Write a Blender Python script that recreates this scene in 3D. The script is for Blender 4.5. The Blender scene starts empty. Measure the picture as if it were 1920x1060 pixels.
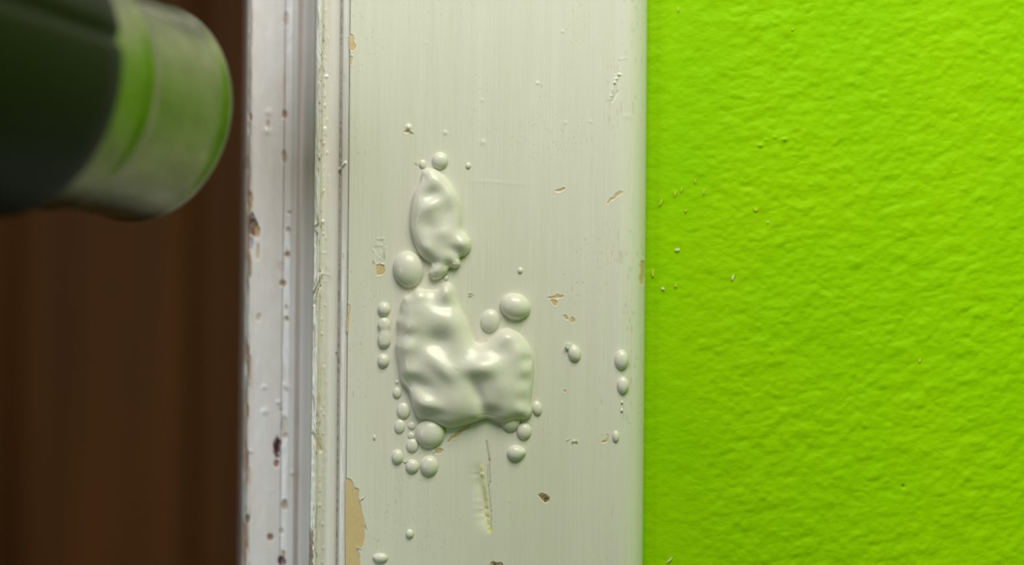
import bpy, math, random
import numpy as np
from mathutils import Matrix, Vector
random.seed(4); RNG = np.random.default_rng(7)
MM = 0.001
D = 320.0                      # camera distance to the face of the casing, mm
S = 0.1                        # mm per picture unit on that face
R = math.radians(0.4865)       # slight roll of the hand-held camera
CR, SR = math.cos(R), math.sin(R)
scene = bpy.context.scene
COL = scene.collection

# ---------------------------------------------------------------- camera
cam = bpy.data.cameras.new('camera'); cam_o = bpy.data.objects.new('camera', cam); COL.objects.link(cam_o)
cam.sensor_width = 36; cam.lens = 36 * D / 192.0; cam.clip_start = 0.01; cam.clip_end = 50
cam_o.matrix_world = Matrix(((CR, -SR, 0, 0), (0, 0, -1, -D * MM), (SR, CR, 0, 0), (0, 0, 0, 1)))
cam.dof.use_dof = True; cam.dof.focus_distance = D * MM - 0.0005; cam.dof.aperture_fstop = 5.6
scene.camera = cam_o
# ---------------------------------------------------------------- world, lamps, exposure
w = bpy.data.worlds.new('world'); scene.world = w; w.use_nodes = True
w.node_tree.nodes['Background'].inputs[0].default_value = (0.86, 0.88, 0.80, 1)
w.node_tree.nodes['Background'].inputs[1].default_value = 0.16
def area(name, loc, target, size, power, color):
    l = bpy.data.lights.new(name, 'AREA'); l.shape = 'RECTANGLE'; l.size, l.size_y = size; l.energy = power; l.color = color
    o = bpy.data.objects.new(name, l); COL.objects.link(o); o.location = loc
    o.rotation_euler = (Vector(target) - Vector(loc)).to_track_quat('-Z', 'Y').to_euler(); return o
area('ceiling_light', (0.06, -0.25, 0.345), (0.03, 0, 0.02), (0.32, 0.22), 2.3, (1.0, 0.97, 0.90))
area('window_light', (-0.60, -0.66, 0.14), (-0.04, 0, 0), (0.22, 0.72), 4.6, (0.80, 0.89, 1.0))
scene.view_settings.view_transform = 'Standard'; scene.view_settings.look = 'None'
scene.view_settings.gamma = 1; scene.view_settings.use_curve_mapping = False
scene.view_settings.exposure = -0.2

# ---------------------------------------------------------------- helpers
def lin(r, g, b):
    f = lambda c: (c / 255 / 12.92) if c / 255 <= 0.04045 else ((c / 255 + 0.055) / 1.055) ** 2.4
    return np.array([f(r), f(g), f(b)])
def P(u, v, d=0.0):
    """point whose distance behind the casing face is d mm"""
    a = (u - 960) * S; b = (530 - v) * S; k = (D + d) / D
    return ((a * CR - b * SR) * k, d, (a * SR + b * CR) * k)
def UV(X, Z, d=0.0):
    k = (D + d) / D; x = X / k; z = Z / k
    return 960 + (x * CR + z * SR) / S, 530 - (z * CR - x * SR) / S
def vnoise(x, y, seed=0):
    r = np.random.default_rng(seed); T = r.random((256, 256))
    xi = np.floor(x).astype(int); yi = np.floor(y).astype(int); fx = x - xi; fy = y - yi
    fx = fx * fx * fx * (fx * (fx * 6 - 15) + 10); fy = fy * fy * fy * (fy * (fy * 6 - 15) + 10)
    g = lambda i, j: T[(xi + i) % 256, (yi + j) % 256]
    return (g(0, 0) * (1 - fx) + g(1, 0) * fx) * (1 - fy) + (g(0, 1) * (1 - fx) + g(1, 1) * fx) * fy - 0.5
def fbm(x, y, seed=0, octs=3):
    s = 0; a = 1
    for k in range(octs): s = s + a * vnoise(x * 2 ** k + 13 * k, y * 2 ** k + 7 * k, seed + k); a *= 0.5
    return s
def sm(a, b, x): t = np.clip((x - a) / (b - a), 0, 1); return t * t * (3 - 2 * t)
def seg_dist(U, V, a, b):
    ax, ay = a; bx, by = b; dx, dy = bx - ax, by - ay; t = np.clip(((U - ax) * dx + (V - ay) * dy) / (dx * dx + dy * dy + 1e-9), 0, 1)
    return np.hypot(U - ax - t * dx, V - ay - t * dy), t
def poly_sd(U, V, pts):
    """positive inside"""
    d = np.full(U.shape, 1e9); ins = np.zeros(U.shape, bool); n = len(pts)
    for i in range(n):
        a, b = pts[i], pts[(i + 1) % n]
        d = np.minimum(d, seg_dist(U, V, a, b)[0])
        c = ((a[1] > V) != (b[1] > V)); xx = (b[0] - a[0]) * (V - a[1]) / (b[1] - a[1] + 1e-12) + a[0]
        ins ^= (c & (U < xx))
    return np.where(ins, d, -d)
def mesh_from(name, verts, faces, mat, parent=None, col=None, smooth=True):
    me = bpy.data.meshes.new(name); verts = np.asarray(verts, dtype=np.float32) * MM
    faces = np.asarray(faces, dtype=np.int32) if not isinstance(faces, list) else faces
    if isinstance(faces, list): me.from_pydata(verts.tolist(), [], faces)
    else:
        me.vertices.add(len(verts)); me.vertices.foreach_set('co', verts.ravel())
        k = faces.shape[1]; me.loops.add(faces.size); me.loops.foreach_set('vertex_index', faces.ravel())
        me.polygons.add(len(faces)); me.polygons.foreach_set('loop_start', np.arange(0, faces.size, k, dtype=np.int32))
        me.update(calc_edges=True); me.validate()
    if smooth: me.polygons.foreach_set('use_smooth', np.ones(len(me.polygons), bool))
    if col is not None:
        at = me.color_attributes.new('paint', 'FLOAT_COLOR', 'POINT')
        at.data.foreach_set('color', np.concatenate([col, np.ones((len(col), 1))], 1).astype(np.float32).ravel())
    me.materials.append(mat); o = bpy.data.objects.new(name, me); COL.objects.link(o)
    if parent: o.parent = parent
    return o
def grid_faces(nr, nc, wrap=False):
    i, j = np.meshgrid(np.arange(nr - 1), np.arange(nc if wrap else nc - 1), indexing='ij'); j2 = (j + 1) % nc
    return np.stack([i * nc + j, i * nc + j2, (i + 1) * nc + j2, (i + 1) * nc + j], -1).reshape(-1, 4)
def struct(o, label): o['kind'] = 'structure'; o['label'] = label; return o
def thing(o, label, cat, group=None):
    o['label'] = label; o['category'] = cat
    if group: o['group'] = group
    return o
def origin_to(o, c):
    """put the origin of a mesh at c (mm)"""
    me = o.data; me.transform(Matrix.Translation([-x * MM for x in c])); o.location = [x * MM for x in c]

# ---------------------------------------------------------------- materials
def mat(name, color=(0.5, 0.5, 0.5), rough=0.5, metal=0.0, attr=False, spec=0.5):
    m = bpy.data.materials.new(name); m.use_nodes = True; nt = m.node_tree; b = nt.nodes['Principled BSDF']
    b.inputs['Base Color'].default_value = (*color[:3], 1); b.inputs['Roughness'].default_value = rough
    b.inputs['Metallic'].default_value = metal; b.inputs['Specular IOR Level'].default_value = spec
    m.diffuse_color = (*color[:3], 1); return m, nt, b
def noise(nt, scale, detail=3, rough=0.5, stretch=(1, 1, 1), rot=(0, 0, 0)):
    tc = nt.nodes.new('ShaderNodeTexCoord'); mp = nt.nodes.new('ShaderNodeMapping'); n = nt.nodes.new('ShaderNodeTexNoise')
    mp.inputs['Scale'].default_value = stretch; mp.inputs['Rotation'].default_value = rot
    n.inputs['Scale'].default_value = scale; n.inputs['Detail'].default_value = detail; n.inputs['Roughness'].default_value = rough
    nt.links.new(tc.outputs['Object'], mp.inputs[0]); nt.links.new(mp.outputs[0], n.inputs[0]); return n.outputs[0]
def bump(nt, b, h, strength, dist, prev=None):
    n = nt.nodes.new('ShaderNodeBump'); n.inputs['Strength'].default_value = strength; n.inputs['Distance'].default_value = dist
    nt.links.new(h, n.inputs['Height'])
    if prev: nt.links.new(prev, n.inputs['Normal'])
    nt.links.new(n.outputs[0], b.inputs['Normal']); return n.outputs[0]
def ramp(nt, fac, stops):
    r = nt.nodes.new('ShaderNodeValToRGB'); e = r.color_ramp.elements
    while len(e) < len(stops): e.new(0.5)
    for k, (p, c) in enumerate(stops): e[k].position = p; e[k].color = (*c[:3], 1) if len(c) >= 3 else (c[0],) * 3 + (1,)
    nt.links.new(fac, r.inputs[0]); return r.outputs[0]
def mul(nt, a, bb, fac=1.0):
    x = nt.nodes.new('ShaderNodeMix'); x.data_type = 'RGBA'; x.blend_type = 'MULTIPLY'; x.inputs[0].default_value = fac
    for src, k in ((a, 6), (bb, 7)):
        if hasattr(src, 'links'): nt.links.new(src, x.inputs[k])
        else: x.inputs[k].default_value = (*src[:3], 1)
    return x.outputs[2]
PAINT = np.array([0.755, 0.732, 0.63])
BLIST = np.array([0.76, 0.738, 0.64])
JAMB = np.array([0.73, 0.68, 0.66])
TAN = np.array([0.68, 0.51, 0.26])

def painted(name, streak, rough):
    m, nt, b = mat(name, PAINT, rough)
    a = nt.nodes.new('ShaderNodeAttribute'); a.attribute_name = 'paint'
    s1 = noise(nt, 1.0, 2, 0.6, (2600, 40, 45)); s2 = noise(nt, 1.0, 3, 0.55, (420, 10, 14)); s3 = noise(nt, 9000, 2, 0.5)
    c = mul(nt, a.outputs['Color'], ramp(nt, s1, [(0.32, (0.97, 0.97, 0.965)), (0.6, (1.01, 1.01, 1.01))]))
    c = mul(nt, c, ramp(nt, s2, [(0.3, (0.975, 0.97, 0.96)), (0.7, (1.015, 1.02, 1.02))]))
    c = mul(nt, c, ramp(nt, s3, [(0.2, (0.86, 0.85, 0.80)), (0.33, (1, 1, 1))]), 0.7)
    nt.links.new(c, b.inputs['Base Color'])
    n1 = bump(nt, b, s1, streak, 0.00006)
    bump(nt, b, noise(nt, 1.0, 3, 0.6, (900, 200, 160)), 0.35, 0.0001, n1)
    return m
M_BOARD = painted('brushed_cream_paint', 0.28, 0.36)
M_MOULD = painted('cracked_cream_paint', 0.16, 0.22)
M_JAMB = painted('old_white_paint', 0.12, 0.26)
M_BLIST, nt, b = mat('blistered_paint', BLIST, 0.27)
nt.links.new(mul(nt, BLIST, ramp(nt, noise(nt, 700, 3), [(0.3, (0.975, 0.975, 0.96)), (0.7, (1.01, 1.01, 1.01))])), b.inputs['Base Color'])
bump(nt, b, noise(nt, 1500, 3, 0.5), 0.10, 0.0002)
b.inputs['Subsurface Weight'].default_value = 0.0
M_TAN, nt, b = mat('undercoat', TAN, 0.55)
nt.links.new(mul(nt, TAN, ramp(nt, noise(nt, 1200, 4), [(0.3, (0.95, 0.94, 0.92)), (0.7, (1.02, 1.02, 1.03))])), b.inputs['Base Color'])
M_DARK, nt, b = mat('bare_dark_wood', (0.20, 0.13, 0.06), 0.7)
nt.links.new(ramp(nt, noise(nt, 2500, 3, 0.6), [(0.38, (0.07, 0.045, 0.02)), (0.62, (0.42, 0.30, 0.16))]), b.inputs['Base Color'])
M_FLAKE, nt, b = mat('lifted_paint', (0.75, 0.74, 0.60), 0.35); bump(nt, b, noise(nt, 2500, 2), 0.2, 0.0002)
M_CREAM, nt, b = mat('cream_plaster_fleck', (0.80, 0.74, 0.45), 0.6); bump(nt, b, noise(nt, 4000, 2), 0.3, 0.0002)
M_OCHRE, nt, b = mat('ochre_fleck', (0.60, 0.62, 0.02), 0.6); bump(nt, b, noise(nt, 4000, 2), 0.3, 0.0002)
GREEN = np.array([0.290, 0.60, 0.0])
def greenwall(name, near):
    m, nt, b = mat(name, GREEN, 0.5, spec=0.06)
    c = ramp(nt, noise(nt, 40, 3), [(0.3, (0.270, 0.585, 0.0)), (0.7, (0.315, 0.61, 0.0))])
    nt.links.new(c, b.inputs['Base Color'])
    if near: bump(nt, b, noise(nt, 1.0, 4, 0.55, (380, 460, 600), (0, 0.25, 0)), 0.45, 0.0004)
    else: bump(nt, b, noise(nt, 300, 3), 0.3, 0.0005)
    return m
M_GREEN = greenwall('lime_green_wall_paint', True)
M_GREEN2 = greenwall('lime_green_wall_paint_plain', False)
M_WOOD, nt, b = mat('brown_door_varnish', (0.10, 0.04, 0.015), 0.55, spec=.08)
nt.links.new(ramp(nt, noise(nt, 1, 4, 0.6, (60, 20, 2.5)), [(0.3, (0.105, 0.036, 0.009)), (0.7, (0.185, 0.066, 0.015))]), b.inputs['Base Color'])
M_CEIL, nt, b = mat('white_ceiling_paint', (.75, .75, .72), .8)
M_FLOOR, nt, b = mat('oak_floor', (0.25, 0.15, 0.07), 0.4)
nt.links.new(ramp(nt, noise(nt, 1, 4, 0.6, (3, 40, 3)), [(0.3, (0.2, 0.11, 0.05)), (0.7, (0.3, 0.19, 0.09))]), b.inputs['Base Color'])
M_PLASTIC, nt, b = mat('dark_green_plastic', (0.007, 0.010, 0.002), 0.48, spec=.16)
bump(nt, b, noise(nt, 1800, 2), 0.06, 0.0003)
M_BLACK, nt, b = mat('black_rubber', (0.012, 0.012, 0.01), 0.6)
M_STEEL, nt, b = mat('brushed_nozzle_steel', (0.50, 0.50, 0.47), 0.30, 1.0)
nt.links.new(ramp(nt, noise(nt, 120, 4, 0.6), [(0.3, (0.20, 0.22, 0.11)), (0.7, (0.31, 0.33, 0.19))]), b.inputs['Base Color'])  # steel colour tinted green to carry the wall's reflection
nt.links.new(ramp(nt, noise(nt, 300, 3), [(0.3, (0.26,) * 3), (0.7, (0.38,) * 3)]), b.inputs['Roughness'])

# ---------------------------------------------------------------- vertical rows shared by the casing pieces
def rows(step):
    lo = np.array([-900, -600, -350, -200, -130, -90, -70.0]); return np.concatenate([lo, np.arange(-62, 62.01, step), -lo[::-1]])
# ------------- face board of the casing: a height field with its gouges, chips and rounded right arris
PATCHES = {   # places where the top paint has come away, outlines in picture units
 'low': [(648, 897), (656, 899), (661, 904), (664, 915), (672, 917), (673, 926), (672, 934), (677, 950), (679, 965), (683, 978), (682, 990), (684, 1006), (681, 1022), (678, 1029), (668, 1024), (671, 1034), (675, 1043), (674, 1052), (675, 1062), (674, 1075), (648, 1080)],
 'top': [(655, 64), (661, 65), (664, 72), (663, 80), (667, 86), (665, 93), (660, 95), (655, 93)],
 'top2': [(656, 105), (661, 106), (659, 120), (656, 128)],
 'rect': [(706, 498), (712, 494), (720, 499), (722, 510), (716, 516), (707, 517), (705, 509)],
 'scr_up': [(1138, 381), (1145, 372), (1150, 371), (1155, 363), (1166, 357), (1167, 361), (1158, 367), (1152, 374), (1146, 376), (1140, 383)],
 'scr_mid': [(1026, 558), (1040, 556), (1046, 551), (1048, 555), (1056, 554), (1055, 558), (1042, 560), (1027, 560)],
 'scr_mid2': [(1032, 562), (1041, 563), (1045, 567), (1041, 575), (1036, 571)],
 'chip_a': [(1056, 592), (1061, 591), (1066, 598), (1063, 601), (1058, 597)], 'chip_b': [(1070, 597), (1074, 594), (1079, 602), (1074, 606), (1069, 603)],
 'edge': [(1203, 490), (1209, 488), (1212, 492), (1212, 512), (1208, 533), (1202, 535), (1200, 520), (1204, 508), (1201, 500)],
 'under': [(838, 830), (846, 820), (855, 813), (862, 806), (872, 800), (884, 797), (880, 804), (868, 810), (860, 818), (849, 823), (841, 831)],
 'under2': [(816, 845), (824, 841), (832, 844), (827, 850), (820, 852), (815, 850)],
 'scr_low': [(1136, 826), (1140, 819), (1136, 814), (1141, 816), (1139, 828), (1131, 832), (1127, 829)],
 'edge_sm': [(649, 620), (654, 570), (657, 575), (655, 590), (652, 625)],
 'tiny': [(1057, 733), (1060, 731), (1062, 735), (1058, 736)], 'scr_r': [(1042, 357), (1050, 355), (1058, 352), (1060, 355), (1050, 360), (1043, 360)],
 'dot': [(758, 246), (766, 244), (769, 247), (765, 250), (759, 250)],
}
DARKS = {'hole': [(1009, 929), (1015, 925), (1024, 928), (1031, 934), (1029, 941), (1021, 943), (1014, 936)],
 'bottom': [(918, 1059), (924, 1053), (932, 1056), (940, 1055), (944, 1060), (940, 1066), (921, 1067)],
 'sliver': [(1079 - 201, 552), (884, 551), (889, 553), (885, 556), (879, 555)]}
def board_fields(U, V, curve):
    h = np.zeros(U.shape); c = np.broadcast_to(PAINT, U.shape + (3,)).copy()
    h += 0.05 * fbm(U / 130, V / 210, 3) + 0.018 * fbm(U / 22, V / 120, 5)
    h += 0.028 * np.maximum(0, fbm(U / 5.0, V / 40.0, 8) - 0.15)
    # gouge with a raw jagged lip, its yellow-green reflection painted in too
    line = 898 + (V - 868) * (16 / 135.0) + 1.3 * np.interp(V, np.arange(860, 1010, 5), RNG.uniform(-1, 1, 30)) * 1.0
    inv = sm(862, 915, V) * (1 - sm(955, 1008, V))
    t = U - line
    h -= 0.75 * inv * np.where(t < 0, np.exp(-(np.abs(t) / 13.0) ** 1.6), np.exp(-(t / 4.0) ** 2))
    raw = sm(868, 876, V) * (1 - sm(996, 1006, V)) * sm(-1, 1.0, t) * (1 - sm(6, 9, t + 2.5 * vnoise(U * 0, V / 5, 78))); c += (raw[..., None] * 0.95) * (np.array([0.95, 0.95, 0.45]) - c)
    h += 0.10 * inv * np.exp(-((t - 9) / 3) ** 2) + 0.06 * raw * vnoise(U / 1.5, V / 6, 77) * 2
    for a, bb, wd, dp in (((912, 828), (918, 865), 1.6, .12), ((917, 862), (919, 905), 0.9, .2), ((919, 905), (916, 912), 0.9, .2), ((916, 912), (921, 960), 0.9, .2), ((921, 960), (921, 996), 0.8, .15), ((914, 872), (915, 908), .7, .12)):
        d, _ = seg_dist(U, V, a, bb); k = np.exp(-(d / wd) ** 2); h -= dp * k; c += k[..., None] * 0.55 * (np.array([0.28, 0.17, 0.08]) - c)
    # raised cracked line near the right arris
    for a, bb, wd, dp in (((1145, 186), (1152, 155), 2.2, .20), ((1152, 155), (1160, 140), 2.4, .25), ((1160, 140), (1163, 118), 1.4, .1), ((1150, 152), (1155, 120), 1.3, .08), ((1162, 112), (1176, 108), 1.6, .13), ((1138, 190), (1139, 200), 1, -.1)):
        d, _ = seg_dist(U, V, a, bb); h += dp * np.exp(-(d / wd) ** 2) * (0.7 + 1.2 * vnoise(U / 3, V / 4, 31))
    d, _ = seg_dist(U, V, (1158, 172), (1148, 190)); h -= .12 * np.exp(-(d / 1.5) ** 2)
    # raised flakes and blobs under the paint
    for u, v, r, a in ((766, 239, 4.5, .38), (835, 249, 4, .14), (906, 267, 5, .12), (1008, 156, 3, .13), (904, 188, 3, .08), (1176, 218, 4, .08), (1060, 230, 3, .08), (1055, 59, 2.5, .1), (1107, 300 - 72, 3, .06), (768, 875 + 20, 3, .05), (800, 80, 3, .05), (955, 850 + 90, 3, .05), (833, 540 - 80, 2, .05)):
        h += a * np.exp(-(np.hypot(U - u, V - v) / r) ** 2)
    # horizontal ridge of an old drip
    h += .025 * np.exp(-((V - 343 - 3 * np.sin(U / 30)) / 3.5) ** 2) * sm(870, 890, U) * (1 - sm(960, 1010, U))
    # lifted rectangle
    sd = poly_sd(U, V, [(699, 455), (704, 450), (721, 449), (722, 470), (720, 495), (706, 494), (703, 490), (704, 475), (699, 466)])
    h += (-.07 * sm(-.5, 1, sd) + .09 * np.exp(-((sd + 1.2) / 1.3) ** 2)) * (.5 + vnoise(U / 4, V / 5, 14) * 1.6)
    for key, pts in list(PATCHES.items()) + list(DARKS.items()):
        m = (U > min(p[0] for p in pts) - 12) & (U < max(p[0] for p in pts) + 12) & (V > min(p[1] for p in pts) - 12) & (V < max(p[1] for p in pts) + 12)
        if not m.any(): continue
        sd = poly_sd(U[m], V[m], pts) + 0.8 * vnoise(U[m] / 2, V[m] / 2, 9)
        h[m] += -.15 * sm(-.6, .9, sd) + .03 * np.exp(-((sd + 1.4) / 1.2) ** 2)
        c[m] += sm(-.8, .4, sd)[..., None] * (TAN - c[m])
    # sparse specks of dirt in the brush marks
    sp = sm(.40, .46, vnoise(U / 2.2, V / 3.2, 51)) * sm(.05, .3, vnoise(U / 60, V / 90, 52))
    rm = sm(1090, 1130, U) * sm(.30, .42, vnoise(U / 2.0, V / 14, 53)) * sm(.0, .3, vnoise(U / 25, V / 160, 54) + .1)
    k = np.clip(sp + .6 * rm, 0, 1); c *= (1 - .28 * k[..., None] * np.array([.8, .9, 1.2])); h -= .03 * k
    return h, c
zs = rows(0.15)
us = np.concatenate([[652.5], np.arange(655, 1160, 1.5), np.arange(1160, 1202, 1.2)])
th = np.linspace(0, math.pi / 2, 22)
ucent = us.copy()
W, H_ = 5.6, 5.2   # the rounded arris, mm
def board():
    xs = (us - 960) * S; prof = np.zeros(len(xs)); x0 = (1213.4 - 960) * S - W
    keep = xs < x0 - .05; xs = xs[keep]; prof = prof[keep]
    xs = np.concatenate([xs, x0 + W * np.sin(th), [x0 + W, x0 + W, xs[0], xs[0]]]); nf = len(prof)
    prof = np.concatenate([prof, H_ * (1 - np.cos(th)), [6.0, 7.6, 7.6, 1.5]])
    xs = np.roll(xs, 2); prof = np.roll(prof, 2)
    X, Z = np.meshgrid(xs, zs); Dp = np.broadcast_to(prof, X.shape)
    U, V = UV(X, Z); h, c = board_fields(U, V, None)
    fade = np.ones(len(xs)); fade[:2] = 0; fade[-3:] = 0
    Y = Dp - h * fade
    v = np.stack([X, Y, Z], -1).reshape(-1, 3)
    o = mesh_from('trim_1', v, grid_faces(len(zs), len(xs), True)[:, ::-1], M_BOARD, col=c.reshape(-1, 3))
    return struct(o, 'cream painted flat face board of the door casing, brush marked and blistered')
trim_1 = board()

def patch(name, pts, mt, parent, depth, d0=0.0, label=None, rough=0.0, n=1):
    """a thin plate lying in the recess, its outline irregular"""
    q = []
    for i in range(len(pts)):
        a = np.array(pts[i], float); b2 = np.array(pts[(i + 1) % len(pts)], float)
        for t in (0, .5): q.append(a * (1 - t) + b2 * t + RNG.uniform(-rough, rough, 2))
    c = np.mean(q, 0); N = len(q); v = []
    for k, dz in ((1.0, 0.06), (1.0, 0.0), (0.6, -0.01)):
        for p in q: pp = c + (p - c) * k; v.append(P(pp[0], pp[1], d0 + depth + dz + (RNG.uniform(-.02, .02) if k < 1 else 0)))
    v.append(P(c[0], c[1], d0 + depth - .012)); f = []
    for r_ in range(2):
        for i in range(N): j = (i + 1) % N; f.append((r_ * N + i, r_ * N + j, (r_ + 1) * N + j, (r_ + 1) * N + i))
    for i in range(N): f.append((2 * N + i, 2 * N + (i + 1) % N, 3 * N))
    o = mesh_from(name, v, f, mt, parent, smooth=False)
    if label: o['label'] = label
    return o
plabel = {'low': 'tan undercoat bared at the bottom left of the board', 'top': 'tan chip at the top beside the moulding', 'rect': 'tan chip under the lifted strip of paint', 'edge': 'worn ochre chip on the right edge of the board', 'under': 'tan scratch below the big blister'}
for key, pts in PATCHES.items():
    dd = 0.10
    if key == 'edge':
        continue
    patch('bared_undercoat', pts, M_TAN, trim_1, dd, label=plabel.get(key), rough=.25)
for key, pts in DARKS.items():
    patch('gouge_hole', pts, M_DARK, trim_1, 0.12, label={'hole': 'small dark brown hole right of the gouge', 'bottom': 'ragged brown hole at the bottom'}.get(key), rough=.5)
def flake(pts, lift, base=0.0, mt=M_FLAKE, parent=None, name='paint_flake', thick=.12):
    """curled sliver: the point list is its outline, LIFT mm at its first point"""
    N = len(pts); v = []; L = max(math.dist(pts[0], p) for p in pts)
    for side in (0, 1):
        for p in pts:
            k = 1 - math.dist(pts[0], p) / L; v.append(P(p[0], p[1], base - lift * k ** 1.5 - .02 + (thick if side else 0)))
    f = [tuple(range(N)), tuple(range(2 * N - 1, N - 1, -1))] + [(i, i + N, (i + 1) % N + N, (i + 1) % N) for i in range(N)]
    return mesh_from(name, v, f, mt, parent, smooth=False)
for pts, lf in (([(769, 245), (777, 250), (773, 250), (767, 247)], .3), ([(766, 866), (757, 863), (751, 864), (756, 867), (762, 868)], .5), ([(780, 303), (786, 309), (782, 311), (777, 306)], .15),
                ([(720, 466), (724, 476), (723, 487), (720, 484)], .35), ([(700, 486), (704, 494), (702, 497), (699, 490)], .25), ([(879, 553), (889, 551), (886, 555), (881, 556)], .3),
                ([(1072, 827), (1078, 824), (1081, 828), (1075, 831)], .4), ([(1080, 826), (1085, 829), (1083, 833), (1078, 830)], .35), ([(1062, 826), (1071, 820), (1072, 822), (1064, 827)], .1), ([(683, 978), (688, 990), (689, 994), (684, 986)], .4), ([(674, 938), (680, 934), (685, 932), (680, 936)], .4), ([(668, 1024), (675, 1028), (680, 1029), (674, 1031)], .35),
                ([(700, 846 - 27), (704, 822), (702, 828), (700, 824)], .3)):
    flake(pts, lf, parent=trim_1)
# ------------- backband moulding between board and jamb
def moulding():
    pr = [(585.4, 22), (585.4, 10), (585.6, 4.0), (585.9, 2.4), (586.6, 1.3), (588, 0.95), (596, 0.66), (597.2, .8), (598.5, 1.25), (600.5, 2.1), (603, 2.5), (610, 2.62), (622, 2.7), (631, 2.78), (634, 3.0), (635.5, 3.4), (637, 3.3), (638.2, 2.0), (638.6, 1.6), (640, .85), (645.5, .62), (648, .56), (650, .54), (651.3, .56), (652.0, .7), (652.8, 1.0), (653.2, 4)]
    pu = np.array([p[0] for p in pr]); pd = np.array([p[1] for p in pr]); tt = np.concatenate([[0], np.cumsum(np.hypot(np.diff(pu) * S, np.diff(pd)))])
    fine = np.unique(np.concatenate([[0, 8], np.arange(tt[1], tt[-2], 0.085), tt[-2:]])); u = np.interp(fine, tt, pu); d = np.interp(fine, tt, pd)
    z = rows(0.17); Uc, Z = np.meshgrid(u, z); Dp = np.broadcast_to(d, Uc.shape).copy()
    shift = (Z / 106.0) * 4.5 * (1 - sm(600, 636, Uc))
    Ush = Uc + shift; X = (Ush - 960) * S * (D + Dp) / D; V = 530 - Z / S
    ridge = np.exp(-((Uc - 592) / 7) ** 2); h = ridge * (0.15 * fbm(Uc / 4, V / 45, 61) + .09 * vnoise(Uc / 2.2, V / 9, 63) - .25 * sm(.2, .45, vnoise(Uc / 12, V / 45, 64)))
    flat = np.exp(-((Uc - 618) / 16) ** 2); h += flat * (.05 * fbm(Uc / 6, V / 30, 65)); h += .14 * sm(.22, .45, vnoise(Uc / 5, V / 9, 66)) * np.exp(-((Uc - 607) / 7) ** 2)
    bead = np.exp(-((Uc - 646) / 6) ** 2); h += bead * .03 * fbm(Uc / 4, V / 60, 67) - .25 * bead * sm(.3, .45, vnoise(Uc / 6, V / 22, 68)) * sm(.0, .3, vnoise(Uc / 30, V / 150, 69))
    for (a, bb, wd, dp) in (((588, 548), (601, 518), 3, .7), ((590, 575), (600, 540), 1.6, -.7), ((602, 515), (618, 519), 1.5, .07), ((588, 425), (604, 418), 3, .25), ((632, 668), (637, 688), 2, -.4), ((636, 318), (645, 308), 2.4, .4), ((634, 325), (638, 333), 1.5, -.4), ((590, 820), (604, 850), 4, -.3)):
        dd, _ = seg_dist(Uc, V, a, bb); h += dp * np.exp(-(dd / wd) ** 2)
    Y = Dp - h * ((Uc > 586) & (Uc < 653))
    c = np.broadcast_to(np.array([.75, .72, .66]), Uc.shape + (3,)).copy()
    def mix(k, col): c[...] += np.clip(k, 0, 1)[..., None] * (np.array(col) - c)
    mix(.5 * sm(.2, .4, vnoise(Uc / 4, V / 16, 71)) * np.exp(-((Uc - 602) / 4) ** 2), (.55, .42, .22))
    mix(.9 * sm(.2, .36, vnoise(Uc / 1.6, V / 7, 72)) * sm(-.1, .25, vnoise(Uc / 30, V / 60, 73)) * np.exp(-((Uc - 598) / 6) ** 2), (.20, .16, .10))
    mix(.6 * sm(.0, .3, vnoise(Uc / 2, V / 5, 74)) * np.exp(-((Uc - 635.5) / 1.3) ** 2), (.30, .25, .18))
    mix(.7 * sm(.2, .4, vnoise(Uc / 3, V / 20, 75)) * np.exp(-((Uc - 652.5) / 1.5) ** 2), (.52, .36, .18))
    mix(1.0 * sm(985, 1010, V) * sm(1.5, -1.0, np.abs(Uc - 586 - 3.5 - 3 * vnoise(Uc / 9, V / 8, 76)) - 3.5), (.30, .22, .17))
    mix(.7 * np.exp(-((Uc - 602) / 3) ** 2 - ((V - 752) / 8) ** 2), (.6, .42, .2)); mix(.7 * np.exp(-((Uc - 600) / 6) ** 2 - ((V - 832) / 16) ** 2), (.58, .46, .28))
    v = np.stack([X, Y, Z], -1).reshape(-1, 3)
    return struct(mesh_from('trim_2', v, grid_faces(len(z), len(u))[:, ::-1], M_MOULD, col=c.reshape(-1, 3)), 'narrow cream moulding with chipped ridge and bead along the board')
trim_2 = moulding()
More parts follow.
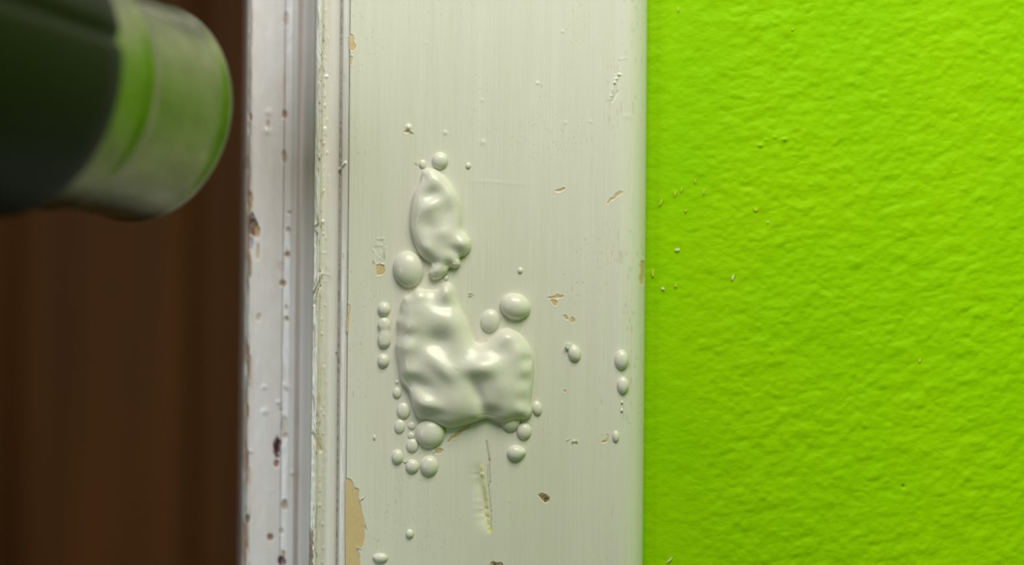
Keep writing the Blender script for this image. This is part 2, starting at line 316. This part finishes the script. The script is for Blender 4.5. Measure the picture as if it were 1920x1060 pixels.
# ------------- jamb, set back behind the moulding
def jamb():
    pr = [(470, 300), (458.5, 120), (456.5, 60), (456.4, 36), (457.2, 31), (459, 28.2), (462, 26.6), (466, 25.8), (472, 25.4), (500, 25.2), (530, 25.1), (543, 24.8), (549, 24.2), (553, 23.9), (556.5, 24.4), (558.5, 25.0), (561, 25.4), (565, 25.0), (572, 23.4), (580, 20.6), (586, 18.6), (592, 18.0), (600, 18)]
    pu = np.array([p[0] for p in pr]); pd = np.array([p[1] for p in pr]) - 7.5; u = np.unique(np.concatenate([pu[4:], np.arange(458, 600, 1.6)])); d = np.interp(u, pu[4:], pd[4:])
    u = np.concatenate([pu[:4], u]); d = np.concatenate([pd[:4], d]); z = rows(0.22) * 1.1
    Uc, Z = np.meshgrid(u, z); Dp = np.broadcast_to(d, Uc.shape).copy(); V = 530 - Z / S * D / (D + 18)
    X = (Uc + (Z / 106.0) * 2.0 - 960) * S * (D + Dp) / D
    h = .12 * fbm(Uc / 20, V / 50, 81) + .10 * np.maximum(0, vnoise(Uc / 9, V / 12, 82) - .2)
    h = h + .5 * np.exp(-((Uc - 461) / 6) ** 2) * fbm(Uc / 5, V / 25, 84)
    c = np.broadcast_to(JAMB, Uc.shape + (3,)).copy()
    def mix(k, col): c[...] += np.clip(k, 0, 1)[..., None] * (np.array(col) - c)
    def spot(u0, v0, ru, rv, col, k=1.0, jag=.35):
        q = np.hypot((Uc - u0) / ru, (V - v0) / rv) + jag * vnoise(Uc / 5, V / 7, int(u0 + v0)); m = sm(1.15, .75, q); mix(k * m, col); h[...] -= .4 * k * m
    # worn arris
    mix(.85 * sm(-.35, .15, fbm(Uc / 8, V / 60, 85)) * np.exp(-((Uc - 464) / 6.5) ** 2) * (.35 + .65 * sm(250, 420, V)), (.50, .30, .20))
    mix(.8 * sm(.05, .3, fbm(Uc / 6, V / 30, 86)) * np.exp(-((Uc - 469) / 4.5) ** 2) * sm(300, 420, V), (.30, .17, .08))
    mix(.35 * np.exp(-((Uc - 463) / 7) ** 2) * (1 - sm(250, 420, V)), (.72, .50, .42))
    DK = (.09, .045, .03); RU = (.42, .20, .11); MR = (.085, .02, .02); OC = (.48, .33, .17)
    spot(472, 415, 5, 14, DK); spot(474, 432, 8, 18, (.16, .08, .04)); spot(481, 438, 6, 14, OC, .9); spot(483, 476, 3, 16, OC, .7); spot(467, 380, 5, 18, (.5, .28, .14), .8); spot(470, 460, 4, 12, (.35, .33, .42), .7)
    spot(523, 842, 7, 20, MR, 1, .5); spot(522, 873, 5, 8, (.35, .12, .10), .9); spot(512, 1011, 6, 7, (.25, .11, .06)); spot(533, 1055, 8, 10, MR); spot(537, 1042, 4, 6, OC, .8)
    for (a, bb, ru, rv, cc, k) in ((531, 40, 5, 14, RU, .45), (530, 219, 5, 8, RU, .9), (499, 238, 4, 8, RU, .5), (530, 298, 5, 12, RU, .55), (530, 165, 4, 30, RU, .18), (541, 403, 4, 4, OC, .6), (539, 436, 4, 5, OC, .8), (538, 481, 5, 5, (.33, .12, .07), .9), (530, 536, 6, 6, OC, 1), (527, 505, 8, 12, OC, .25), (538, 602, 4, 4, OC, .9), (486, 600, 5, 8, OC, .6), (538, 580, 3, 4, OC, .5), (536, 800, 6, 18, OC, .45), (538, 820, 5, 5, RU, .6), (538, 950, 6, 9, (.33, .22, .12), .8), (468, 977, 5, 8, (.14, .08, .04), .9), (466, 224, 3, 7, RU, .9), (532, 1000, 5, 6, OC, .5), (529, 772, 4, 5, OC, .4), (460, 308, 5, 14, RU, .4)):
        spot(a, bb, ru, rv, cc, k)
    mix(.22 * sm(0, .4, fbm(Uc / 30, V / 90, 88)), (.66, .58, .50))
    mix(.28 * np.exp(-((Uc - 557) / 3) ** 2), (.42, .40, .36))
    for (a, bb, r, am) in ((500, 215, 7, .22), (499, 250, 7, .2), (525, 758, 4, .35), (552, 889, 4, .5), (498, 730, 4, .3), (500, 775, 6, .3), (540, 728, 5, .3), (473, 850, 4, .3)):
        h += am * np.exp(-(np.hypot(Uc - a, V - bb) / r) ** 2)
    Y = Dp - h * ((Uc > 458) & (Uc < 583))
    v = np.stack([X, Y, Z], -1).reshape(-1, 3)
    return struct(mesh_from('trim_3', v, grid_faces(len(z), len(u))[:, ::-1], M_JAMB, col=c.reshape(-1, 3)), 'white painted door jamb with brown and maroon chips and a worn edge')
trim_3 = jamb()
# ------------- lime green wall
def wall():
    xs = np.concatenate([[18, 22], np.arange(24, 110, 0.24), [112, 120, 140, 180, 250, 350, 500]]); z = np.concatenate([[-1100, -600, -300, -150, -90, -72], np.arange(-66, 66.01, 0.24), [72, 90, 150, 300, 600, 1100]])
    X, Z = np.meshgrid(xs, z); U, V = UV(X, Z, 7)
    tilt = 0.35; a = U * math.cos(tilt) - V * math.sin(tilt) * .3; bq = V + U * .18
    h = .22 * fbm(a / 26, bq / 20, 91, 2) + .20 * (np.abs(fbm(a / 20 + 5, bq / 17, 95, 2)) ** .9) + .25 * fbm(U / 260, V / 260, 98, 2)
    h *= (0.35 + .65 * sm(1225, 1420, U)) * ((X < 111) & (np.abs(Z) < 68))
    for (u, v, r, am) in ((1425, 273, 3.4, .45), (1436, 262, 2.5, .25), (1452, 258, 3, .3), (1471, 262, 3.4, .4), (1490, 290, 5, .15)): h += am * np.exp(-((U - u) / r / 1.2) ** 2 - ((V - v) / r / .7) ** 2)
    h -= .8 * np.exp(-(np.hypot(U - 1694, V - 913) / 2.6) ** 2)
    v = np.stack([X, 7.0 - h, Z], -1).reshape(-1, 3)
    return struct(mesh_from('wall_back', v, grid_faces(len(z), len(xs))[:, ::-1], M_GREEN), 'lime green wall with rolled orange-peel texture')
wall_back = wall()
for (u, v, a, bb, ang, mt) in ((1270, 468, 5, 3, .1, M_CREAM), (1374, 520, 2.2, 5, .2, M_CREAM), (1243, 541, 3.5, 2.5, .5, M_CREAM), (1266, 362, 2, 7, .1, M_OCHRE), (1278, 355, 1.6, 5, .1, M_OCHRE), (1304, 339, 1.4, 5, 0, M_OCHRE), (1320, 359, 1.6, 6, .2, M_OCHRE), (1224, 512, 2.5, 8, 0, M_OCHRE), (1417, 393, 4, 4, 0, M_OCHRE), (1267, 535, 2.5, 4, 0, M_OCHRE), (1240, 378, 2, 7, .4, M_OCHRE), (1286, 395, 2.5, 2.5, 0, M_OCHRE), (1256, 1050, 9, 2, -.75, M_CREAM), (1272, 17, 2, 5, 0, M_OCHRE), (1440, 416, 2, 1.6, 0, M_CREAM), (1486, 55, 2, 2, 0, M_OCHRE), (1725, 676, 2, 5, .2, M_OCHRE)):
    q = []
    for k in range(9):
        t = k / 9 * 2 * math.pi; r_ = RNG.uniform(.7, 1.15); x = a * math.cos(t) * r_; y = bb * math.sin(t) * r_
        q.append((u + x * math.cos(ang) - y * math.sin(ang), v + x * math.sin(ang) + y * math.cos(ang)))
    patch('paint_fleck', q, mt, wall_back, 0.0, d0=6.62)

# ---------------------------------------------------------------- rest of the shell
def box(x0, x1, y0, y1, z0, z1): return [(x0, y0, z0), (x1, y0, z0), (x1, y1, z0), (x0, y1, z0), (x0, y0, z1), (x1, y0, z1), (x1, y1, z1), (x0, y1, z1)], [(0, 3, 2, 1), (4, 5, 6, 7), (0, 1, 5, 4), (1, 2, 6, 5), (2, 3, 7, 6), (3, 0, 4, 7)]
def boxes(name, L, mt, parent=None):
    V_, F_ = [], []
    for q in L:
        v, f = box(*q); n = len(V_); V_ += v; F_ += [tuple(i + n for i in t) for t in f]
    return mesh_from(name, V_, F_, mt, parent, smooth=False)
struct(boxes('bounce_wall_right', [(400, 480, -1800, 40, -1100, 1100)], M_GREEN2), 'unseen lime green side wall, added for its green bounce')  # unseen wall, placed to bounce green onto the casing edge and nozzle
struct(boxes('wall_back', [(-1400, -430, 7, 120, -1100, 1100)], M_GREEN2), 'unseen green wall past the doorway, added to shade the door')  # unseen wall, put in to block window light from the door's left
struct(boxes('wall_front', [(-1400, 380, -1880, -1800, -1100, 1100)], M_CEIL), 'white wall behind the viewer')
struct(boxes('wall_left', [(-1480, -1400, -1880, 900, -1100, 1100)], M_CEIL), 'white wall on the far left')
struct(boxes('ceiling', [(-1480, 620, -1880, 900, 1100, 1150)], M_CEIL), 'white ceiling')
struct(boxes('floor', [(-1400, 620, -1800, 900, -1120, -1100)], M_FLOOR), 'brown wooden floor')
door = bpy.data.objects.new('door_1', None); COL.objects.link(door); door.location = (-.45, .56, -1.1); struct(door, 'dark brown boarded door in shade beyond the jamb')
x = -1000
while x < 20:
    wd = 92; V_, F_ = [], []
    pr = [(0, 30), (0, 5), (5, 0), (wd - 5, 0), (wd, 5), (wd, 30)]
    for zz in (-1095, 1000): V_ += [(x + a, 560 + bb, zz) for a, bb in pr]
    F_ = [(i, (i + 1) % 6, (i + 1) % 6 + 6, i + 6) for i in range(6)] + [tuple(range(5, -1, -1)), tuple(range(6, 12))]
    o = mesh_from('board', V_, F_, M_WOOD, smooth=False); o.parent = door; o.matrix_parent_inverse = Matrix.Translation((.45, -.56, 1.1))
    x += wd + 1

# ---------------------------------------------------------------- paint blisters
def resample(pts, n):
    P_ = np.array(pts, float); N = len(P_); out = []
    for i in range(N):
        p0, p1, p2, p3 = P_[i - 1], P_[i], P_[(i + 1) % N], P_[(i + 2) % N]
        for t in np.linspace(0, 1, 14, endpoint=False):
            out.append(.5 * ((2 * p1) + (-p0 + p2) * t + (2 * p0 - 5 * p1 + 4 * p2 - p3) * t * t + (-p0 + 3 * p1 - 3 * p2 + p3) * t ** 3))
    out = np.array(out); L = np.concatenate([[0], np.cumsum(np.hypot(*np.diff(np.vstack([out, out[:1]]), axis=0).T))]); s = np.linspace(0, L[-1], n, endpoint=False)
    o2 = np.vstack([out, out[:1]]); return np.stack([np.interp(s, L, o2[:, 0]), np.interp(s, L, o2[:, 1])], 1)
BUMP = 0.72
def blister(label, outline, height, centre=None, rr=None, bumps=(), n=72, m=22, group='paint blisters on the casing', power=2.0, smooth_n=0, undercut=0.0):
    pts = resample(outline, n); c = np.array(centre) if centre is not None else pts.mean(0)
    t = 1 - np.linspace(1, 0, m) ** 2; t = t * .999 + .001          # 0.001 .. 1 dense at the rim
    G = c + t[:, None, None] * (pts[None] - c); U, V = G[..., 0], G[..., 1]
    if rr is None: hh = height * (1 - t ** power)[:, None] ** .5 * np.ones((1, n))
    else:
        # relief worked out on a square grid, softened, then read off at the mesh points
        x0, y0 = pts.min(0) - 12; nx, ny = (pts.max(0) - pts.min(0) + 24).astype(int) + 2
        gu, gv = np.meshgrid(x0 + np.arange(nx), y0 + np.arange(ny)); d = poly_sd(gu, gv, [tuple(p) for p in pts[::2]])
        s = np.clip(d / rr, 0, 1); sharp = height * np.sqrt(np.clip(1 - (1 - s) ** 2.2, 0, 1)); g = sharp.copy()
        for (a, bu, bv, su, sv, ang) in bumps:
            x = (gu - bu) * math.cos(ang) + (gv - bv) * math.sin(ang); y = -(gu - bu) * math.sin(ang) + (gv - bv) * math.cos(ang)
            g = g + BUMP * a * np.exp(-(x / su) ** 2 - (y / sv) ** 2) * np.clip(d / 9, 0, 1) ** .8
        soft = g.copy()
        for _ in range(smooth_n * 5):
            soft[1:-1, 1:-1] = .2 * (soft[1:-1, 1:-1] + soft[2:, 1:-1] + soft[:-2, 1:-1] + soft[1:-1, 2:] + soft[1:-1, :-2])
        k = sm(2, 12, d); g = g * (1 - k) + soft * k
        fx = np.clip(U - x0, 0, nx - 1.01); fy = np.clip(V - y0, 0, ny - 1.01); ix = fx.astype(int); iy = fy.astype(int); fx -= ix; fy -= iy
        hh = (g[iy, ix] * (1 - fx) + g[iy, ix + 1] * fx) * (1 - fy) + (g[iy + 1, ix] * (1 - fx) + g[iy + 1, ix + 1] * fx) * fy
        hh = np.maximum(hh, height * np.sqrt(np.clip(1 - t, 0, 1))[:, None] * .12); hh[:2] = hh[:3].mean(); hh[-1] = 0
    a = (U - 960) * S; b2 = (530 - V) * S
    # keep the silhouette honest for the low perspective of a raised dome
    X = a * CR - b2 * SR; Z = a * SR + b2 * CR; Y = -hh - .0
    ring0 = np.stack([X, Y, Z], -1); back = ring0[-1].copy(); back[:, 1] = .10
    v = np.concatenate([ring0.reshape(-1, 3), back, [[*P(c[0], c[1])[:1], float(-hh[0].mean()), P(c[0], c[1])[2]]], [[P(c[0], c[1])[0], .10, P(c[0], c[1])[2]]]])
    f = [tuple(q) for q in grid_faces(m + 1, n, True).tolist()]; top = len(v) - 2; bot = len(v) - 1
    f += [(top, (i + 1) % n, i) for i in range(n)] + [(m * n + i, m * n + (i + 1) % n, bot) for i in range(n)]
    o = mesh_from('paint_blister', v, f, M_BLIST); origin_to(o, P(c[0], c[1], 0))
    # consistent outward normals
    import bmesh
    bm = bmesh.new(); bm.from_mesh(o.data); bmesh.ops.recalc_face_normals(bm, faces=bm.faces); bm.to_mesh(o.data); bm.free()
    thing(o, label, 'paint blister', group); return o
def egg(u, v, a, b, ang=0.0, tip=0.0, tipdir=0.0, n=24):
    out = []
    for k in range(n):
        t = k / n * 2 * math.pi; x, y = a * math.cos(t), b * math.sin(t)
        g = 1 + tip * max(0, math.cos(t - tipdir)) ** 8; x *= g; y *= g
        out.append((u + x * math.cos(ang) - y * math.sin(ang), v + x * math.sin(ang) + y * math.cos(ang)))
    return out
def crop(pts, k, ou, ov): return [(x / k + ou, y / k + ov) for x, y in pts]

upper = crop([(348, 318), (372, 302), (405, 298), (450, 318), (500, 365), (545, 430), (570, 500), (579, 580), (580, 650), (605, 682), (632, 722), (632, 770), (602, 808), (570, 822), (573, 862), (548, 884), (510, 880), (490, 915), (440, 950), (402, 945), (385, 912), (398, 876), (392, 850), (340, 810), (302, 740), (277, 650), (279, 540), (297, 450), (333, 380)], 3.118, 680, 220)
K5 = lambda a, x, y, sx, sy, ang=0: (a, x / 3.118 + 680, y / 3.118 + 220, sx / 3.118, sy / 3.118, ang)
blister('tall wrinkled upper blister with small toe-like lobes at its foot', upper, 2.2, centre=(817, 425), rr=27, n=300, m=70, smooth_n=14, bumps=[
    K5(-1.1, 405, 455, 55, 32, -.2), K5(.75, 400, 525, 60, 28, -.5), K5(-.75, 500, 560, 38, 70, .2), K5(.55, 540, 440, 40, 70, 0), K5(-.7, 385, 640, 60, 45, .3), K5(.8, 590, 735, 34, 32, 0), K5(-.85, 535, 780, 45, 20, .3), K5(.55, 470, 680, 45, 30, 0),
    K5(.8, 545, 855, 22, 18), K5(-.9, 505, 858, 26, 14, -.6), K5(.5, 430, 905, 35, 22, -.3), K5(-.9, 425, 850, 50, 14, .2), K5(.6, 375, 760, 40, 25, .4), K5(-.6, 370, 355, 18, 22), K5(.35, 430, 370, 40, 22, .5)])
lower = crop([(272, 104), (312, 112), (370, 110), (402, 82), (432, 80), (457, 112), (476, 180), (520, 270), (545, 345), (565, 376), (600, 378), (640, 345), (685, 312), (725, 305), (775, 330), (822, 380), (848, 440), (851, 520), (842, 620), (835, 680), (842, 722), (826, 752), (792, 762), (760, 765), (735, 775), (690, 780), (620, 757), (560, 775), (490, 795), (420, 803), (340, 768), (275, 752), (250, 700), (225, 620), (190, 570), (176, 480), (163, 400), (168, 372), (178, 330), (170, 270), (186, 235), (190, 190), (203, 150), (238, 132)], 2.65, 680, 500)
K6 = lambda a, x, y, sx, sy, ang=0: (a, x / 2.65 + 680, y / 2.65 + 500, sx / 2.65, sy / 2.65, ang)
blister('largest blister, a wide wrinkled boot-shaped swelling of cream paint', lower, 3.0, centre=(858, 692), rr=40, n=420, m=90, smooth_n=14, bumps=[
    K6(1.0, 415, 120, 30, 32), K6(-.8, 360, 165, 55, 35), K6(.9, 285, 135, 36, 26), K6(-1.0, 410, 200, 55, 22), K6(.7, 420, 270, 75, 50), K6(-1.6, 370, 375, 70, 50, .1), K6(1.2, 400, 500, 110, 36, .8), K6(1.35, 560, 500, 120, 46, -.1), K6(1.1, 615, 505, 60, 50), K6(-1.6, 285, 585, 80, 38, .55), K6(1.0, 310, 675, 70, 30, .2), K6(-.8, 350, 730, 70, 16, .1),
    K6(.9, 470, 660, 60, 70), K6(-1.3, 575, 640, 24, 85, -.35), K6(.9, 690, 590, 60, 70, .1), K6(.7, 720, 340, 60, 25), K6(-.45, 690, 420, 50, 28, -.2), K6(.4, 780, 420, 30, 40), K6(-.8, 815, 462, 26, 20), K6(-.7, 800, 565, 34, 28), K6(-.6, 790, 660, 30, 28), K6(.4, 820, 515, 22, 18), K6(.5, 240, 300, 24, 24), K6(-.6, 262, 340, 24, 30), K6(.5, 225, 400, 34, 22), K6(-.6, 270, 450, 28, 60, .2), K6(.7, 230, 520, 40, 26), K6(.4, 215, 160, 14, 14), K6(-.5, 235, 190, 25, 14), K6(-.5, 225, 345, 20, 12), K6(-.9, 640, 720, 50, 24, 0), K6(.5, 570, 745, 26, 22)])
SM = [  # label, u, v, a, b, angle, tip, tipdir, height factor
 ('small round blister at the top left of the tall wrinkled one', 792.5, 308, 7, 8.5, 0, 0, 0, .6),
 ('round blister topmost of all, just above the tall wrinkled one', 825, 301.5, 15.2, 16, 0, 0, 0, .75),
 ('tiny bead alone to the right of the topmost round blister', 878, 311, 5, 6, 0, 0, 0, .8),
 ('large egg-shaped blister between the two big wrinkled blisters', 765.5, 505, 28.6, 34.6, -.12, 0, 0, .72),
 ('tiny bead tucked between the tall blister and the boot-shaped one', 836.6, 521.5, 4.6, 4.6, 0, 0, 0, .7),
 ('tiny lone bead above the large oval blister on the right', 975.4, 507.5, 5, 6, 0, 0, 0, .8),
 ('large glossy oval blister above the right arm of the boot', 966, 575, 29.4, 24.8, .35, 0, 0, .85),
 ('duller oval blister in the notch above the boot-shaped one', 919, 602, 18, 21.8, .1, 0, 0, .6),
 ('oval bead topmost in the column at the far left', 720, 580, 11.8, 13.2, 0, .0, 0, .85),
 ('bead under the waisted capsule in the far left column', 719, 677, 11, 13, .1, .08, 4.0, .85),
 ('speck-sized bead left of the boot, over a small bead', 744.5, 717, 4, 4.2, 0, 0, 0, .5),
 ('small bead left of the boot, under a speck', 744.5, 737, 8.4, 10.8, 0, 0, 0, .7),
 ('soft oval blister at the lower left edge of the boot', 756.5, 771, 12.6, 15.8, -.05, 0, 0, .6),
 ('oval blister leaning under the soft one at lower left', 749.5, 800, 10.2, 13.6, .1, 0, 0, .6),
 ('upper of two tiny beads left of the big round blister', 772, 799, 7.4, 7.4, 0, 0, 0, .5),
 ('lower of two tiny beads left of the big round blister', 771, 817.5, 6.6, 6.6, 0, 0, 0, .5),
 ('round blister beneath the two tiny beads', 773, 836, 11.4, 13.4, 0, 0, 0, .6),
 ('big round blister hanging under the left corner of the boot', 806, 813, 27.5, 27.5, 0, 0, 0, .62),
 ('leftmost bead in the bottom row of three, with a lifted flake', 745.3, 857, 11, 14, 0, 0, 0, .85),
 ('middle bead in the bottom row of three', 773, 875, 12.6, 13.2, 0, 0, 0, .7),
 ('right and largest bead in the bottom row of three', 804.5, 874, 17, 19.6, 0, 0, 0, .7),
 ('speck-sized bead beside the small tan chip', 812.5, 847, 4, 4.6, 0, 0, 0, .4),
 ('rounded lobe at the lower right corner of the boot', 982, 771, 15, 14.4, 0, 0, 0, .85),
 ('round blister under the right heel of the boot', 957, 790, 18, 20, 0, 0, 0, .62),
 ('round blister just below the lobe at the right corner', 982.6, 809, 14, 16, 0, 0, 0, .68),
 ('small upright oval blister right of the corner lobe', 1007.3, 766, 9, 14, -.15, 0, 0, .8),
 ('teardrop bead pointing right, lowest below the boot', 966.5, 850, 16, 15.2, 0, .24, -.15, .8),
 ('tilted bead with a small horn, midway to the green wall', 1077, 663, 11.6, 16, -.25, 0, 0, .85),
 ('oval bead nearest the green wall, upper of the pair', 1165.3, 675, 13.2, 18.6, 0, 0, 0, .8),
 ('pointed oval bead nearest the green wall, lower of the pair', 1168, 722.5, 11.2, 15.6, 0, .12, 1.57, .8),
 ('upper of two speck beads under the pair', 1166.3, 755, 2.6, 3, 0, 0, 0, .7),
 ('lower of two speck beads under the pair', 1165.8, 770, 2.8, 3.6, 0, 0, 0, .7),
 ('narrow oval bead low down near the green wall', 1154.7, 819, 6.4, 11, 0, 0, 0, .85),
 ('lone small bead below the bottom row of three', 768.3, 1001.5, 7.6, 8.8, 0, 0, 0, .85),
 ('flat oval bead at the very bottom edge', 713.5, 1047, 13.6, 9.4, 0, .12, 3.5, .85),
 ('tiny speck of paint beside the moulding, left of the round blister', 702.3, 821, 2.6, 5, 0, 0, 0, .9),
]
for (lb, u, v, a, b2, ang, tip, td, hf) in SM:
    r_ = min(a, b2); o = blister(lb, egg(u, v, a, b2, ang, tip, td), r_ * S * hf, n=64 if r_ > 9 else 32, m=18 if r_ > 9 else 10)
blister('waisted capsule-shaped blister in the middle of the far left column', [(720, 595), (726, 597), (731, 604), (732, 612), (731, 621), (733, 632), (732, 644), (727, 651), (720, 653), (713, 651), (709, 644), (708, 634), (711, 622), (708, 612), (709, 604), (714, 597)], 1.0, rr=12, n=96, m=30, smooth_n=2, bumps=[(-.15, 720, 620, 14, 4, 0)])
horn = flake([(1060, 649), (1064, 644), (1071, 646), (1075, 652), (1068, 656), (1063, 654)], .8, thick=.75, mt=M_BLIST, name='horn', base=-.25)
for o in list(COL.objects):
    if o.get('label', '').startswith('tilted bead with a small horn'):
        horn.parent = o; horn.matrix_parent_inverse = o.matrix_basis.inverted()

# ---------------------------------------------------------------- hot air gun held in front of the doorway
tipc = Vector((-64.97, -22, 29.2)); AX = Vector((.4306, .8992, -.0789)).normalized()      # axis, towards the nozzle mouth
up = Vector((0, 0, 1)); sx = AX.cross(up).normalized(); up2 = sx.cross(AX).normalized()
gun = bpy.data.objects.new('heat_gun', None); COL.objects.link(gun); gun.location = (tipc - AX * 95) * MM
thing(gun, 'dark green hot air gun with shiny steel nozzle, blurred at upper left', 'heat gun')
def lathe(name, prof, mt, n=96, ang0=0.0, squash=1.0, closed=False, mod=None):
    """prof: (distance back from the mouth, radius) mm"""
    v = []
    for (L, r_) in prof:
        for k in range(n):
            t = ang0 + k / n * 2 * math.pi; rr_ = r_ * (mod(t, L) if mod else 1)
            v.append(tipc - AX * L + sx * (rr_ * math.cos(t)) + up2 * (rr_ * math.sin(t) * squash))
    f = [tuple(q) for q in grid_faces(len(prof), n, True).tolist()]
    if closed: f = f + [tuple(range(n - 1, -1, -1)), tuple(range((len(prof) - 1) * n, len(prof) * n))]
    o = mesh_from(name, [tuple(p) for p in v], f, mt); o.parent = gun; o.matrix_parent_inverse = Matrix.Translation(-gun.location)
    import bmesh
    bm = bmesh.new(); bm.from_mesh(o.data); bmesh.ops.recalc_face_normals(bm, faces=bm.faces); bm.to_mesh(o.data); bm.free(); return o
RN = 19.4
nozzle = lathe('nozzle', [(24, RN - 1.2), (1.2, RN - 1.2), (.3, RN - 1.1), (0, RN - .6), (.3, RN - .1), (1.0, RN), (1.8, RN - .2), (2.4, RN - .35), (4, RN - .35), (19.5, RN - .35), (20.5, RN - .3), (21.3, RN + .2), (22.4, RN + .6), (23.5, RN + .2), (24.3, RN + .1), (32, RN + .6), (40, RN + .6)], M_STEEL)
nozzle['label'] = 'shiny steel nozzle reflecting the green wall'
grille = lathe('heating_grille', [(26, 17.8), (25.6, 12), (26, 12), (26.4, 11.6), (26.4, .5)], M_BLACK)
def seam(t, L):
    k = 1.0
    for t0 in (math.radians(12), math.radians(192)):
        d = (t - t0 + math.pi) % (2 * math.pi) - math.pi; k -= .05 * math.exp(-(d / .05) ** 2)
    return k
barrel = lathe('barrel', [(33.5, RN), (32.8, RN + 2.0), (33.2, RN + 2.8), (34.5, RN + 3.4), (38, RN + 3.8), (60, RN + 4.2), (90, RN + 5.5), (92, RN + 3)], M_PLASTIC, n=240, mod=seam)
barrel['label'] = 'dark green plastic barrel with a lengthwise seam'
housing = lathe('housing', [(90, 18), (90, 24), (93, 28), (100, 31), (125, 33), (150, 32), (165, 28), (172, 20), (173, 2)], M_PLASTIC, n=48)
hd = tipc - AX * 130; down = -up2
v = []; nseg = 9
for k in range(nseg):
    q = hd + down * (24 + k * 13) - AX * (k * 3.0); r1, r2 = 15 + 2 * math.sin(k / 8 * math.pi), 21 - k * .3 + 2.5 * math.cos(k * 1.6)
    for i in range(28):
        t = i / 28 * 2 * math.pi; v.append(tuple(q + sx * r1 * math.cos(t) + AX * r2 * math.sin(t)))
f = [tuple(q) for q in grid_faces(nseg, 28, True).tolist()] + [tuple(range(27, -1, -1)), tuple(range((nseg - 1) * 28, nseg * 28))]
o = mesh_from('handle', v, f, M_BLACK); o.parent = gun; o.matrix_parent_inverse = Matrix.Translation(-gun.location)
